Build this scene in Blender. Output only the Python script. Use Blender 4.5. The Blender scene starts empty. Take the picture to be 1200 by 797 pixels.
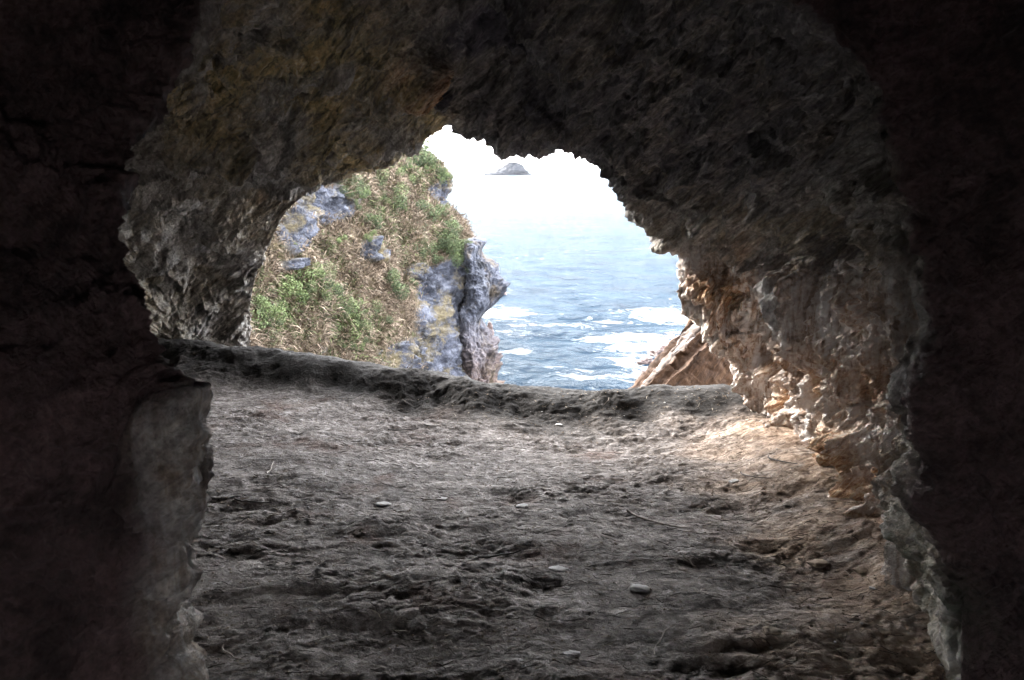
import bpy, math, random
import numpy as np
from mathutils import Vector

C = bpy.context.scene.collection
sc = bpy.context.scene
rng = np.random.default_rng(7)
random.seed(7)

# ------------------------------------------------------------------ camera
F = 1039.0                      # focal length in pixels of a 1200 px wide picture
PITCH = math.radians(11.0)
CAMZ = 1.70
cam_d = bpy.data.cameras.new("camera")
cam = bpy.data.objects.new("camera", cam_d)
C.objects.link(cam)
cam.location = (0, 0, CAMZ)
cam.rotation_euler = (math.radians(90) - PITCH, 0, 0)
cam_d.sensor_fit = 'HORIZONTAL'
cam_d.sensor_width = 36
cam_d.lens = F / 1200 * 36
cam_d.clip_start = 0.05
cam_d.clip_end = 20000
cam_d.dof.use_dof = True
cam_d.dof.focus_distance = 7.0
cam_d.dof.aperture_fstop = 5.6
sc.camera = cam

# ------------------------------------------------------------------ world, sun, exposure
SUN_EL, SUN_AZ = 26.0, -50.0     # azimuth measured clockwise from +Y (out to sea)
w = bpy.data.worlds.new("World")
sc.world = w
w.use_nodes = True
wn, wl = w.node_tree.nodes, w.node_tree.links
bg = wn["Background"]
sky = wn.new("ShaderNodeTexSky")
sky.sky_type = 'NISHITA'
sky.sun_disc = False
sky.sun_elevation = math.radians(SUN_EL)
sky.sun_rotation = math.radians(SUN_AZ)
sky.air_density = 1.0
sky.dust_density = 4.0
hsv = wn.new("ShaderNodeHueSaturation")
hsv.inputs["Saturation"].default_value = 0.30      # overcast
hsv.inputs["Value"].default_value = 1.0
wl.new(sky.outputs[0], hsv.inputs["Color"])
# an even bright cloud deck over the blue, a little thicker here and thinner there
tc = wn.new("ShaderNodeTexCoord"); cn = wn.new("ShaderNodeTexNoise"); cn.inputs["Scale"].default_value = 2.2; cn.inputs["Detail"].default_value = 5
mp = wn.new("ShaderNodeMapping"); mp.inputs["Scale"].default_value = (1, 1, 2.5)
wl.new(tc.outputs["Generated"], mp.inputs[0]); wl.new(mp.outputs[0], cn.inputs["Vector"])
cr = wn.new("ShaderNodeValToRGB"); cr.color_ramp.elements[0].position = .3; cr.color_ramp.elements[1].position = .7
cr.color_ramp.elements[0].color = (.74, .78, .84, 1); cr.color_ramp.elements[1].color = (1, 1, 1, 1)
wl.new(cn.outputs["Fac"], cr.inputs[0])
sc_ = wn.new("ShaderNodeVectorMath"); sc_.operation = 'SCALE'; sc_.inputs["Scale"].default_value = 9.0
wl.new(cr.outputs[0], sc_.inputs[0])
mx = wn.new("ShaderNodeMix"); mx.data_type = 'RGBA'; mx.inputs[0].default_value = .75
wl.new(hsv.outputs[0], mx.inputs[6]); wl.new(sc_.outputs[0], mx.inputs[7])
wl.new(mx.outputs[2], bg.inputs[0])
bg.inputs[1].default_value = 0.15
sun_d = bpy.data.lights.new("sun", 'SUN')
sun_d.energy = 1.5
sun_d.angle = math.radians(20)
sun_d.color = (1.0, 0.95, 0.88)
sun = bpy.data.objects.new("sun", sun_d)
C.objects.link(sun)
a, e = math.radians(SUN_AZ), math.radians(SUN_EL)
sdir = Vector((math.sin(a) * math.cos(e), math.cos(a) * math.cos(e), math.sin(e)))
sun.rotation_euler = sdir.to_track_quat('Z', 'Y').to_euler()
sun.location = (0, 0, 60)
sc.view_settings.view_transform = 'Standard'
sc.view_settings.look = 'None'
sc.view_settings.gamma = 1
sc.view_settings.exposure = 4.2
sc.render.engine = 'CYCLES'
cy = sc.cycles
cy.max_bounces = 12
cy.diffuse_bounces = 8
cy.glossy_bounces = 4
cy.caustics_reflective = False
cy.caustics_refractive = False
cy.sample_clamp_indirect = 6
cy.use_denoising = True

# ------------------------------------------------------------------ helpers
cp, sp = math.cos(PITCH), math.sin(PITCH)

def P(px, py, Y):
    """world point at forward distance Y seen at this place of the photograph"""
    u, v = (px - 600) / F, (398.5 - py) / F
    d = np.array([u, cp + sp * v, -sp + cp * v])
    return d * (Y / d[1]) + np.array([0, 0, CAMZ])

def proj(p):
    q = p - np.array([0, 0, CAMZ])
    fw = q[..., 1] * cp - q[..., 2] * sp
    up = q[..., 1] * sp + q[..., 2] * cp
    return 600 + F * q[..., 0] / fw, 398.5 - F * up / fw, fw

_perm = rng.permutation(256)
_perm = np.concatenate([_perm, _perm, _perm])
_g = rng.normal(size=(256, 3)); _g /= np.linalg.norm(_g, axis=1)[:, None]
_r = rng.random((256, 3))

def perlin(p):
    sh = p.shape[:-1]
    p = p.reshape(-1, 3)
    i = np.floor(p).astype(np.int64); f = p - i
    s = f * f * f * (f * (f * 6 - 15) + 10)
    i &= 255
    out = np.zeros(len(p))
    for dx in (0, 1):
        wx = s[:, 0] if dx else 1 - s[:, 0]
        a_ = _perm[(i[:, 0] + dx) & 255]
        for dy in (0, 1):
            wy = s[:, 1] if dy else 1 - s[:, 1]
            b_ = _perm[a_ + ((i[:, 1] + dy) & 255)]
            for dz in (0, 1):
                wz = s[:, 2] if dz else 1 - s[:, 2]
                g = _g[_perm[b_ + ((i[:, 2] + dz) & 255)]]
                out += wx * wy * wz * (g[:, 0] * (f[:, 0] - dx) + g[:, 1] * (f[:, 1] - dy) + g[:, 2] * (f[:, 2] - dz))
    return out.reshape(sh) * 1.6

def fbm(p, oct=4, gain=.5, lac=2.03):
    o, a_ = 0, 1
    for k in range(oct):
        o = o + a_ * perlin(p + 17.3 * k); p = p * lac; a_ *= gain
    return o

def ridged(p, oct=3, gain=.5):
    o, a_ = 0, 1
    for k in range(oct):
        o = o + a_ * (1 - 2 * np.abs(perlin(p + 9.7 * k))); p = p * 2.1; a_ *= gain
    return o

def worley(p):
    """distance to nearest and second nearest cell point"""
    sh = p.shape[:-1]
    p = p.reshape(-1, 3)
    i = np.floor(p).astype(np.int64); f = p - i
    d1 = np.full(len(p), 9.0); d2 = np.full(len(p), 9.0)
    for dx in (-1, 0, 1):
        for dy in (-1, 0, 1):
            for dz in (-1, 0, 1):
                h = _perm[_perm[_perm[(i[:, 0] + dx) & 255] + ((i[:, 1] + dy) & 255)] + ((i[:, 2] + dz) & 255)]
                q = _r[h] + np.array([dx, dy, dz]) - f
                d = np.sqrt((q * q).sum(1))
                m = d < d1
                d2 = np.where(m, d1, np.minimum(d2, d)); d1 = np.where(m, d, d1)
    return d1.reshape(sh), d2.reshape(sh)

def facet(p):
    """tilted flat facets, one per cell"""
    sh = p.shape[:-1]
    p = p.reshape(-1, 3)
    i = np.floor(p).astype(np.int64); f = p - i
    d1 = np.full(len(p), 9.0); val = np.zeros(len(p))
    for dx in (-1, 0, 1):
        for dy in (-1, 0, 1):
            for dz in (-1, 0, 1):
                h = _perm[_perm[_perm[(i[:, 0] + dx) & 255] + ((i[:, 1] + dy) & 255)] + ((i[:, 2] + dz) & 255)]
                q = _r[h] + np.array([dx, dy, dz]) - f
                d = np.abs(q).sum(1) * .5 + np.sqrt((q * q).sum(1)) * .5
                m = d < d1
                d1 = np.where(m, d, d1)
                val = np.where(m, (q * _g[h]).sum(1) + .9 * (_r[h, 0] - .5), val)
    return val.reshape(sh)

def beds(q, lat=1.6):
    """beds of rock standing proud by different amounts; q in bedding frame, one bed per unit of z"""
    h = q[..., 2]; i = np.floor(h); f = h - i
    l = np.stack([q[..., 0] * lat, q[..., 1] * lat, i * 7.31], -1); a_ = perlin(l)
    l = np.stack([q[..., 0] * lat, q[..., 1] * lat, (i + 1) * 7.31], -1); b_ = perlin(l)
    t = ss(.78, 1, f)
    return a_ * (1 - t) + b_ * t + .25 * (f - .5) * (1 - t)

def ss(a_, b_, x):
    t = np.clip((x - a_) / (b_ - a_), 0, 1)
    return t * t * (3 - 2 * t)

def crmat(n, segs):
    """Catmull-Rom weights; segs[k] samples between control k and k+1"""
    rows = []
    for k in range(n - 1):
        last = k == n - 2
        for t in np.linspace(0, 1, segs[k] + (1 if last else 0), endpoint=last):
            c = np.array([-t + 2 * t**2 - t**3, 2 - 5 * t**2 + 3 * t**3, t + 4 * t**2 - 3 * t**3, -t**2 + t**3]) / 2
            r = np.zeros(n)
            for j, wgt in zip((k - 1, k, k + 1, k + 2), c):
                r[min(max(j, 0), n - 1)] += wgt
            rows.append(r)
    return np.array(rows)

def gnormal(G):
    du = np.gradient(G, axis=0); dv = np.gradient(G, axis=1)
    n = np.cross(du, dv)
    return n / (np.linalg.norm(n, axis=-1, keepdims=True) + 1e-12)

def grid_mesh(name, G, mat, normals=None, attrs=None, flip=False):
    nu, nv = G.shape[:2]
    me = bpy.data.meshes.new(name)
    idx = np.arange(nu * nv).reshape(nu, nv)
    q = np.stack([idx[:-1, :-1], idx[1:, :-1], idx[1:, 1:], idx[:-1, 1:]], -1).reshape(-1, 4)
    if flip: q = q[:, ::-1]
    me.vertices.add(nu * nv); me.vertices.foreach_set("co", G.reshape(-1).astype(np.float32))
    me.loops.add(q.size); me.loops.foreach_set("vertex_index", q.reshape(-1).astype(np.int32))
    me.polygons.add(len(q))
    me.polygons.foreach_set("loop_start", np.arange(0, q.size, 4, dtype=np.int32))
    me.polygons.foreach_set("use_smooth", np.ones(len(q), dtype=bool))
    for k, v in (attrs or {}).items():
        at = me.attributes.new(k, 'FLOAT', 'POINT'); at.data.foreach_set("value", v.reshape(-1).astype(np.float32))
    me.update(calc_edges=True)
    if normals is not None:
        me.normals_split_custom_set_from_vertices(normals.reshape(-1, 3).tolist())
    me.materials.append(mat)
    o = bpy.data.objects.new(name, me); C.objects.link(o)
    return o

def raw_mesh(name, V, Q, mat, smooth=False, attrs=None):
    """V (n,3), Q (m,3 or 4)"""
    me = bpy.data.meshes.new(name)
    V = np.asarray(V, dtype=np.float32); Q = np.asarray(Q, dtype=np.int32); k = Q.shape[1]
    me.vertices.add(len(V)); me.vertices.foreach_set("co", V.reshape(-1))
    me.loops.add(Q.size); me.loops.foreach_set("vertex_index", Q.reshape(-1))
    me.polygons.add(len(Q)); me.polygons.foreach_set("loop_start", np.arange(0, Q.size, k, dtype=np.int32))
    me.polygons.foreach_set("use_smooth", np.full(len(Q), smooth, dtype=bool))
    for kk, v in (attrs or {}).items():
        at = me.attributes.new(kk, 'FLOAT', 'POINT'); at.data.foreach_set("value", np.asarray(v, dtype=np.float32))
    me.update(calc_edges=True)
    me.materials.append(mat)
    return me

def link(name, me, parent=None):
    o = bpy.data.objects.new(name, me); C.objects.link(o)
    if parent: o.parent = parent
    return o

def tag(o, label=None, cat=None, group=None, kind=None):
    if label: o["label"] = label
    if cat: o["category"] = cat
    if group: o["group"] = group
    if kind: o["kind"] = kind
    return o

# ------------------------------------------------------------------ material kit
class M:
    def __init__(s, name, rough=.9):
        s.m = bpy.data.materials.new(name); s.m.use_nodes = True
        s.n, s.l = s.m.node_tree.nodes, s.m.node_tree.links
        s.b = s.n["Principled BSDF"]; s.b.inputs["Roughness"].default_value = rough
        s.b.inputs["Specular IOR Level"].default_value = .3
        s.geo = s.n.new("ShaderNodeNewGeometry")
        s.pos = s.geo.outputs["Position"]
    def mapping(s, rot=(0, 0, 0), scale=(1, 1, 1), vec=None):
        # rotate first, then scale
        r = s.n.new("ShaderNodeMapping"); r.inputs["Rotation"].default_value = rot
        s.l.new(vec or s.pos, r.inputs["Vector"])
        q = s.n.new("ShaderNodeVectorMath"); q.operation = 'MULTIPLY'
        q.inputs[1].default_value = scale
        s.l.new(r.outputs[0], q.inputs[0]); return q.outputs[0]
    def noise(s, scale, vec=None, detail=6, rough=.6, dist=0):
        t = s.n.new("ShaderNodeTexNoise"); t.inputs["Scale"].default_value = scale
        t.inputs["Detail"].default_value = detail; t.inputs["Roughness"].default_value = rough
        t.inputs["Distortion"].default_value = dist
        s.l.new(vec or s.pos, t.inputs["Vector"]); return t.outputs["Fac"]
    def ramp(s, fac, stops):
        r = s.n.new("ShaderNodeValToRGB"); cr = r.color_ramp
        while len(cr.elements) < len(stops): cr.elements.new(.5)
        for e_, (p, c) in zip(cr.elements, stops):
            e_.position = p; e_.color = (c, c, c, 1) if isinstance(c, (int, float)) else (*c, 1)
        s.l.new(fac, r.inputs[0]); return r.outputs[0]
    def attr(s, name):
        t = s.n.new("ShaderNodeAttribute"); t.attribute_name = name; return t.outputs["Fac"]
    def math(s, op, a_, b_=0.0, c_=None, clamp=False):
        t = s.n.new("ShaderNodeMath"); t.operation = op; t.use_clamp = clamp
        for k, x in enumerate((a_, b_) + ((c_,) if c_ is not None else ())):
            if isinstance(x, (int, float)): t.inputs[k].default_value = x
            else: s.l.new(x, t.inputs[k])
        return t.outputs[0]
    def mix(s, fac, a_, b_, mode='MIX'):
        t = s.n.new("ShaderNodeMix"); t.data_type = 'RGBA'; t.blend_type = mode
        for k, x in ((0, fac), (6, a_), (7, b_)):
            if isinstance(x, (int, float)): t.inputs[k].default_value = x if k == 0 else (x, x, x, 1)
            elif isinstance(x, tuple): t.inputs[k].default_value = (*x, 1)
            else: s.l.new(x, t.inputs[k])
        return t.outputs[2]
    def out(s, col=None, bump=None, bd=.02, bs=1.0, rough=None):
        if col is not None:
            if isinstance(col, tuple): s.b.inputs["Base Color"].default_value = (*col, 1)
            else: s.l.new(col, s.b.inputs["Base Color"])
        if rough is not None: s.l.new(rough, s.b.inputs["Roughness"])
        if bump is not None:
            t = s.n.new("ShaderNodeBump"); t.inputs["Distance"].default_value = bd; t.inputs["Strength"].default_value = bs
            s.l.new(bump, t.inputs["Height"]); s.l.new(t.outputs[0], s.b.inputs["Normal"])
        return s.m

BED = (0.15, 0.72, 0.0)        # bedding of the rock: rises to the right

def rock_material():
    k = M("cave_rock", .82)
    bed = k.mapping(BED, (2.0, 3.0, 11))
    bed2 = k.mapping(BED, (6, 8, 32))
    drip = k.mapping((0, 0, 0), (17, 17, 2.4))
    s1 = k.noise(1.2, bed, 10, .72, .5)
    s2 = k.noise(1.0, bed2, 8, .74, .3)
    s3 = k.noise(1.0, drip, 6, .62, 1.0)
    blot = k.noise(1.7, None, 6, .6, .5)
    fine = k.noise(38, None, 5, .65)
    flow = k.attr("flow")
    base = k.ramp(s1, [(.32, (.035, .030, .030)), (.44, (.16, .145, .135)), (.56, (.40, .38, .36)), (.70, (.70, .69, .68))])
    base = k.mix(.5, base, k.ramp(s2, [(.34, (.035, .030, .030)), (.47, (.22, .20, .185)), (.56, (.48, .46, .43)), (.68, (.80, .78, .76))]))
    # iron stain
    iron = k.ramp(k.noise(2.3, bed, 5, .6, 1.2), [(.36, (.07, .055, .025)), (.47, (.34, .29, .15)), (.56, (.52, .38, .18)), (.66, (.74, .66, .48))])
    om = k.math('MULTIPLY', k.ramp(blot, [(.44, 0.0), (.60, .9)]), k.attr("ochre"))
    base = k.mix(om, base, iron)
    # drapery flow stone
    fl = k.ramp(s3, [(.34, (.09, .05, .032)), (.43, (.36, .25, .19)), (.50, (.70, .62, .57)), (.60, (.93, .91, .92))])
    fb = k.ramp(k.noise(3.1, None, 6, .65, .8), [(.38, (.34, .16, .07)), (.48, (.64, .48, .38)), (.58, (.88, .82, .79))])
    fl = k.mix(.4, fl, fb)
    base = k.mix(k.math('MULTIPLY', flow, k.ramp(k.noise(2.6, None, 5), [(.25, .55), (.5, 1.0)])), base, fl)
    # warm and pale and dark areas with their own ragged borders
    rag = k.math('MULTIPLY_ADD', k.noise(2.0, bed, 9, .74, .6), 4.2, -2.1)
    def area(n): return k.math('MULTIPLY', k.math('ADD', k.math('MULTIPLY', k.attr(n), 1.5), rag, clamp=True), k.math('MULTIPLY', k.attr(n), 1.3, clamp=True), clamp=True)
    warmc = k.ramp(k.noise(6, bed, 7, .7, 1.0), [(.32, (.16, .06, .025)), (.44, (.48, .25, .12)), (.54, (.74, .50, .32)), (.66, (.88, .76, .65))])
    base = k.mix(area("warm"), base, warmc)
    palec = k.ramp(k.noise(9, None, 7, .7), [(.3, (.16, .15, .15)), (.5, (.42, .42, .43)), (.7, (.66, .67, .70))])
    base = k.mix(area("pale"), base, palec)
    darkc = k.ramp(k.noise(7, None, 6, .7), [(.36, (.022, .018, .024)), (.56, (.085, .078, .095)), (.68, (.20, .19, .21))])  # blue tint imitates the lens glow around the opening
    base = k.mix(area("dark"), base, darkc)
    near_shadec = k.ramp(k.noise(4, None, 8, .7), [(.36, (.030, .015, .015)), (.66, (.135, .080, .080))])  # shade of the near passage, put into the rock colour
    base = k.mix(k.math('MULTIPLY', k.attr('near_shade'), .97), base, near_shadec)
    base = k.mix(.5, base, k.ramp(fine, [(.36, .22), (.64, .88)]), 'OVERLAY')
    algae = k.math('MULTIPLY', k.attr("green"), k.ramp(k.noise(8), [(.4, 0.0), (.6, .75)]))
    base = k.mix(algae, base, (.06, .085, .05))
    bump = k.math('ADD', k.math('MULTIPLY', s2, 1.2), k.math('ADD', k.math('MULTIPLY', fine, .6), k.math('MULTIPLY', k.noise(110, None, 4, .7), .25)))
    bump = k.math('ADD', bump, k.math('MULTIPLY', s3, k.math('MULTIPLY', flow, 1.2)))
    ro = k.math('MULTIPLY_ADD', blot, .5, .5)
    return k.out(base, bump, .045, 1.0, ro)

def soil_material():
    k = M("cave_soil", .92)
    flat = k.mapping((0, 0, .25), (1.0, 1.3, 1))
    n1 = k.noise(3.0, flat, 9, .68, .8)
    n2 = k.noise(16, flat, 8, .72, .5)
    n3 = k.noise(70, None, 6, .7)
    base = k.ramp(n1, [(.36, (.035, .027, .023)), (.5, (.165, .140, .126)), (.64, (.40, .36, .335))])
    b2 = k.ramp(n2, [(.39, (.025, .018, .015)), (.46, (.11, .090, .080)), (.54, (.24, .210, .198)), (.66, (.56, .52, .51))])
    base = k.mix(.62, base, b2)
    base = k.mix(.5, base, k.ramp(n3, [(.34, .10), (.66, .9)]), 'OVERLAY')
    sand = k.ramp(n2, [(.36, (.11, .068, .044)), (.47, (.30, .21, .15)), (.62, (.54, .43, .34))])
    base = k.mix(k.math('MULTIPLY', k.attr("sand"), k.ramp(n1, [(.36, .25), (.55, 1.0)])), base, sand)
    rust = k.ramp(n3, [(.3, (.05, .018, .010)), (.7, (.13, .06, .035))])
    base = k.mix(k.math('MULTIPLY', k.ramp(k.noise(2.1, None, 4), [(.56, 0.0), (.68, .6)]), 1.0), base, rust)
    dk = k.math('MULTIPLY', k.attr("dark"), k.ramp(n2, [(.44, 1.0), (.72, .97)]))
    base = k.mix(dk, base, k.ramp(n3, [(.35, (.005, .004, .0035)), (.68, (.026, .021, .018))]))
    bump = k.math('ADD', k.math('MULTIPLY', n2, 1.0), k.math('MULTIPLY', n3, .45))
    return k.out(base, bump, .03, 1.0)

# ------------------------------------------------------------------ cave shell
# 23 spokes from the left foot of the cave over the roof to the right foot; the stations run from inside to outside
W_ = lambda x, y, z: np.array([x, y, z], float)
S3 = [P(*q) for q in [(200, 1000, 2.3), (190, 780, 2.3), (190, 640, 2.25), (198, 490, 2.2), (172, 400, 2.25), (156, 322, 2.35),
      (142, 235, 2.4), (158, 160, 2.5), (205, 85, 2.6), (245, 10, 2.7), (330, -90, 2.8), (520, -170, 2.8), (720, -140, 2.8),
      (870, -40, 2.8), (975, 60, 2.7), (1044, 170, 2.7), (1080, 290, 2.7), (1088, 380, 2.7), (1084, 460, 2.7), (1090, 560, 2.7),
      (1103, 640, 2.7), (1110, 740, 2.65), (1110, 920, 2.5)]]
S4 = [W_(-1.9, 3.4, -.3), W_(-1.95, 3.4, .3), W_(-2.0, 3.4, .8), W_(-2.0, 3.4, 1.2), W_(-1.9, 3.3, 1.45), W_(-1.8, 3.3, 1.7),
      W_(-1.65, 3.2, 1.9), W_(-1.5, 3.2, 2.05)] + [P(*q) for q in [(215, 60, 3.3), (265, -20, 3.3), (345, -120, 3.3),
      (520, -170, 3.4), (700, -150, 3.4), (860, -60, 3.3), (965, 50, 3.2), (1035, 160, 3.2), (1075, 280, 3.2), (1085, 375, 3.2),
      (1080, 450, 3.3), (1080, 530, 3.3), (1083, 600, 3.25), (1087, 690, 3.2)]] + [W_(1.7, 3.2, -.4)]
S5 = [W_(-3.1, 5, -.3), W_(-3.2, 5, .2), W_(-3.2, 5, .5), W_(-3.1, 5, .8), W_(-2.9, 5, 1.1), W_(-2.5, 5, 1.45)] + \
     [P(*q) for q in [(158, 232, 5.1), (190, 150, 4.7), (240, 80, 4.6), (300, 20, 4.5), (380, -60, 4.4), (520, -60, 4.5),
      (690, -50, 4.5), (810, 20, 4.4), (910, 100, 4.3), (990, 185, 4.2), (1040, 275, 4.1), (1046, 350, 4.1), (1046, 420, 4.1),
      (1050, 490, 4.05), (1056, 560, 4.0), (1060, 645, 3.8)]] + [W_(1.95, 4.0, -.4)]
S6 = [W_(-3.3, 7.8, -.3), W_(-3.3, 7.8, .05)] + [P(*q) for q in [(164, 396, 7.9), (160, 362, 7.7), (158, 325, 7.4),
      (158, 275, 6.9), (190, 232, 6.6), (290, 200, 5.7), (340, 150, 5.6), (400, 95, 5.5), (470, 60, 5.4), (536, 62, 5.9),
      (640, 90, 5.7), (750, 110, 5.5), (820, 180, 5.5), (870, 240, 5.5), (905, 295, 5.65), (892, 335, 5.8), (892, 380, 5.8),
      (902, 420, 5.8), (910, 460, 5.75), (926, 510, 5.55)]] + [W_(2.05, 5.5, -.4)]
S7 = [P(*q) for q in [(300, 480, 8.6), (290, 425, 8.6), (288, 388, 8.5), (290, 345, 8.3), (303, 300, 8.0), (322, 262, 7.6),
      (354, 228, 7.4), (402, 208, 7.0), (444, 198, 6.8), (484, 174, 6.5), (519, 148, 6.3), (545, 160, 6.5), (602, 180, 6.5),
      (660, 181, 6.3), (708, 200, 6.3), (738, 240, 6.3), (772, 283, 6.3), (800, 303, 6.3), (788, 338, 6.3), (806, 368, 6.3),
      (836, 374, 6.6), (850, 410, 6.6), (876, 480, 6.5)]]
S3, S4, S5, S6, S7 = map(np.array, (S3, S4, S5, S6, S7))
ctr = np.array([0.05, 0, 1.0])
def radial(S, k, dy):
    d = S - ctr; d[:, 1] = 0
    n = d / np.linalg.norm(d, axis=1, keepdims=True)
    o = S + n * k; o[:, 1] += dy; return o
S2 = radial(S3, .28, -.10)
S1 = radial(S3, 1.0, -.35)
S0 = radial(S3, 1.2, -1.6)
Sa = radial(S3, 1.1, -3.6)
Sb = S3 * .25 + np.array([0, -2.4, .9])
Sz = np.tile(np.array([[0, -2.6, 1.0]]), (len(S3), 1)) + (S3 - S3.mean(0)) * .01
O_ = np.array([0, 0, CAMZ])
def onward(S, Y): return O_ + (S - O_) * (Y / S[:, 1])[:, None]
bw_ = np.interp(np.arange(23), [0, 6, 9, 15, 18, 22], [.15, .3, 1.0, 1.0, .25, .15])
S8 = radial(onward(S7, S7[:, 1] + bw_), .34, 0)  # unseen brow beyond the rim, added to shade the lip and floor
S9 = radial(S7, 2.6, 1.7)
S10 = radial(S7, 9.0, 1.9)
CT = np.stack([Sz, Sb, Sa, S0, S1, S2, S3, S4, S5, S6, S7, S8, S9, S10], 1)
SEG_V = [6, 10, 10, 16, 40, 40, 60, 100, 150, 160, 44, 24, 12]
SEG_U = [20, 32, 32, 32, 32, 32, 32] + [34] * 9 + [30] * 6
MU, MV = crmat(23, SEG_U), crmat(14, SEG_V)
G = np.einsum('ui,ijk,vj->uvk', MU, CT, MV)
vs = np.concatenate([[0], np.cumsum(SEG_V)])      # row of each station
us = np.concatenate([[0], np.cumsum(SEG_U)])
NU, NV = G.shape[:2]
uu = np.interp(np.arange(NU), us, np.arange(23))[:, None] * np.ones((1, NV))
vv = np.interp(np.arange(NV), vs, np.arange(14))[None, :] * np.ones((NU, 1))
N0 = gnormal(G)
inside = np.array([0, 0, 0.0]) + np.stack([np.zeros_like(uu), G[..., 1], np.ones_like(uu)], -1) - G
sgn = np.sign((N0 * inside)[:, vs[7]:vs[9]].sum(-1).mean())
N0 *= sgn

bx = Vector((0, 0, 1))
from mathutils import Euler
RB = np.array(Euler(BED).to_matrix())            # rows of the bedding frame
def bedc(p, s): return (p @ RB.T) * np.array(s)

def hits(px, py, tol=14):
    """nearest base vertex seen at this place"""
    X, Y, D = _pj
    m = ((X - px)**2 + (Y - py)**2 < tol * tol) & (D > 1.0) & (vv > 6.2) & (vv < 10.3)
    if not m.any():
        k = np.argmin(((X - px)**2 + (Y - py)**2) + 1e6 * (D < 1) + 1e6 * ((vv < 6.2) | (vv > 10.3)))
        return G.reshape(-1, 3)[k]
    k = np.argmin(np.where(m, D, 1e9)); return G.reshape(-1, 3)[k]
_pj = proj(G)
def blobs(lst):
    o = np.zeros((NU, NV))
    for px, py, r, s in lst:
        c = hits(px, py); d2 = ((G - c)**2).sum(-1)
        o = np.maximum(o, s * np.exp(-d2 / (r * r)))
    return o

rightm = ss(15.0, 17.5, uu) * ss(6.6, 7.2, vv)       # the eroded right wall
leftm = 1 - ss(9.6, 10.4, uu)
tafm = (1 - ss(3.2, 4.8, uu)) * ss(7.6, 8.6, vv)     # honeycombed rock at the left foot
nearm = 1 - ss(6.4, 7.0, vv)
d = .13 * fbm(G * 1.3, 3) + .055 * fbm(G * 3.7 + 5, 3)
d *= .55 + .45 * ss(6.5, 7.5, vv)
strat2 = ridged(bedc(G + .03 * fbm(G * 4, 2)[..., None], (6, 6, 18.0)) + 3, 3, .6)
wp = G + .10 * np.stack([fbm(G * 1.3 + k, 3) for k in (3, 19, 37)], -1)
keep = (1 - .82 * nearm) * (1 - .35 * rightm)
d += .11 * keep * beds(bedc(wp, (1, 1, 4.5)), 1.4)
d += .05 * keep * beds(bedc(wp, (1, 1, 13.0)) + 5, 3.2)
d += .018 * (1 - .5 * nearm) * beds(bedc(wp, (1, 1, 36.0)) + 9, 8.0)
d += .075 * (1 - .6 * nearm) * (1 - .65 * rightm) * facet(bedc(wp, (2.2, 2.2, 3.6)))
d += .030 * (1 - .4 * nearm) * (1 - .7 * rightm) * facet(bedc(wp, (6, 6, 10.0)) + 4)
d += .009 * (1 - .5 * rightm) * facet(bedc(wp, (19, 19, 30.0)) + 7)
d += .014 * (1 - .65 * nearm) * strat2
# blocky breaks on the roof
w1, w2 = worley(bedc(G * 1.0, (3.2, 3.2, 6.5)) + 11)
d += .035 * (1 - rightm) * ss(6.6, 7.4, vv) * (np.clip((w2 - w1) * 2.2, 0, 1) - .5) + .035 * (1 - .6 * rightm) * (w1 - .5)
# drapery on the right wall
q = G * np.array([5.5, 5.5, .9]) + .5 * fbm(G * 2.2, 2)[..., None]
dr = ridged(q, 3, .55)
d += .070 * rightm * dr + .020 * rightm * ridged(G * np.array([15, 15, 2.4]) + .6 * fbm(G * 5, 2)[..., None], 2)
w1, w2 = worley(G * np.array([3.2, 3.2, 2.4]) + 31)
d -= .045 * rightm * ss(.42, .05, w1)
d += .038 * rightm * beds(wp * np.array([1, 1, 5.0]) + 3, 1.5) + .010 * rightm * beds(wp * np.array([1, 1, 17.0]) + 3, 3.0)
# vertical flutes of the pillar beside the camera
q = G * np.array([9, 9, 1.4]) + .4 * fbm(G * 3, 2)[..., None]
d += (.013 * nearm + .020 * np.exp(-((vv - 5.9) / .45)**2)) * ridged(q, 3) * (1 - ss(4.5, 7, uu))
# honeycomb
w1, w2 = worley(G * np.array([6, 6, 7.5]) + .35 * fbm(G * 5, 2)[..., None])
d -= .12 * tafm * (ss(.45, .1, w1) - .4)
w1, w2 = worley(G * np.array([14, 14, 16.0]) + .35 * fbm(G * 9, 2)[..., None])
d -= .04 * tafm * (ss(.45, .1, w1) - .3)
# fine grain
d += .012 * fbm(G * 16, 3) + .0035 * perlin(G * 70)
# single hollows and bulges that the rock really has
for px, py, r, s in [(955, 468, .13, -.16), (1005, 462, .17, -.07), (884, 415, .10, -.07), (905, 425, .10, -.07), (1050, 500, .08, -.09),
                     (975, 300, .28, -.13), (860, 345, .10, -.07), (1015, 618, .07, -.05), (500, 112, .16, .12), (575, 95, .30, -.22),
                     (152, 270, .06, .07), (250, 212, .30, .05), (440, 196, .12, .04), (250, 350, .12, -.1), (960, 415, .1, .05),
                     (930, 360, .25, .10), (812, 335, .12, .05), (940, 520, .07, .04), (988, 520, .08, .05)]:
    c = hits(px, py); d += s * np.exp(-((G - c)**2).sum(-1) / (r * r))
# long ledge under the left overhang
led = np.exp(-((uu - 6.35 - .25 * (vv - 8.5)) / .22)**2) * ss(7.3, 8.3, vv) * (1 - ss(9.3, 9.9, vv))
d -= .10 * led
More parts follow.
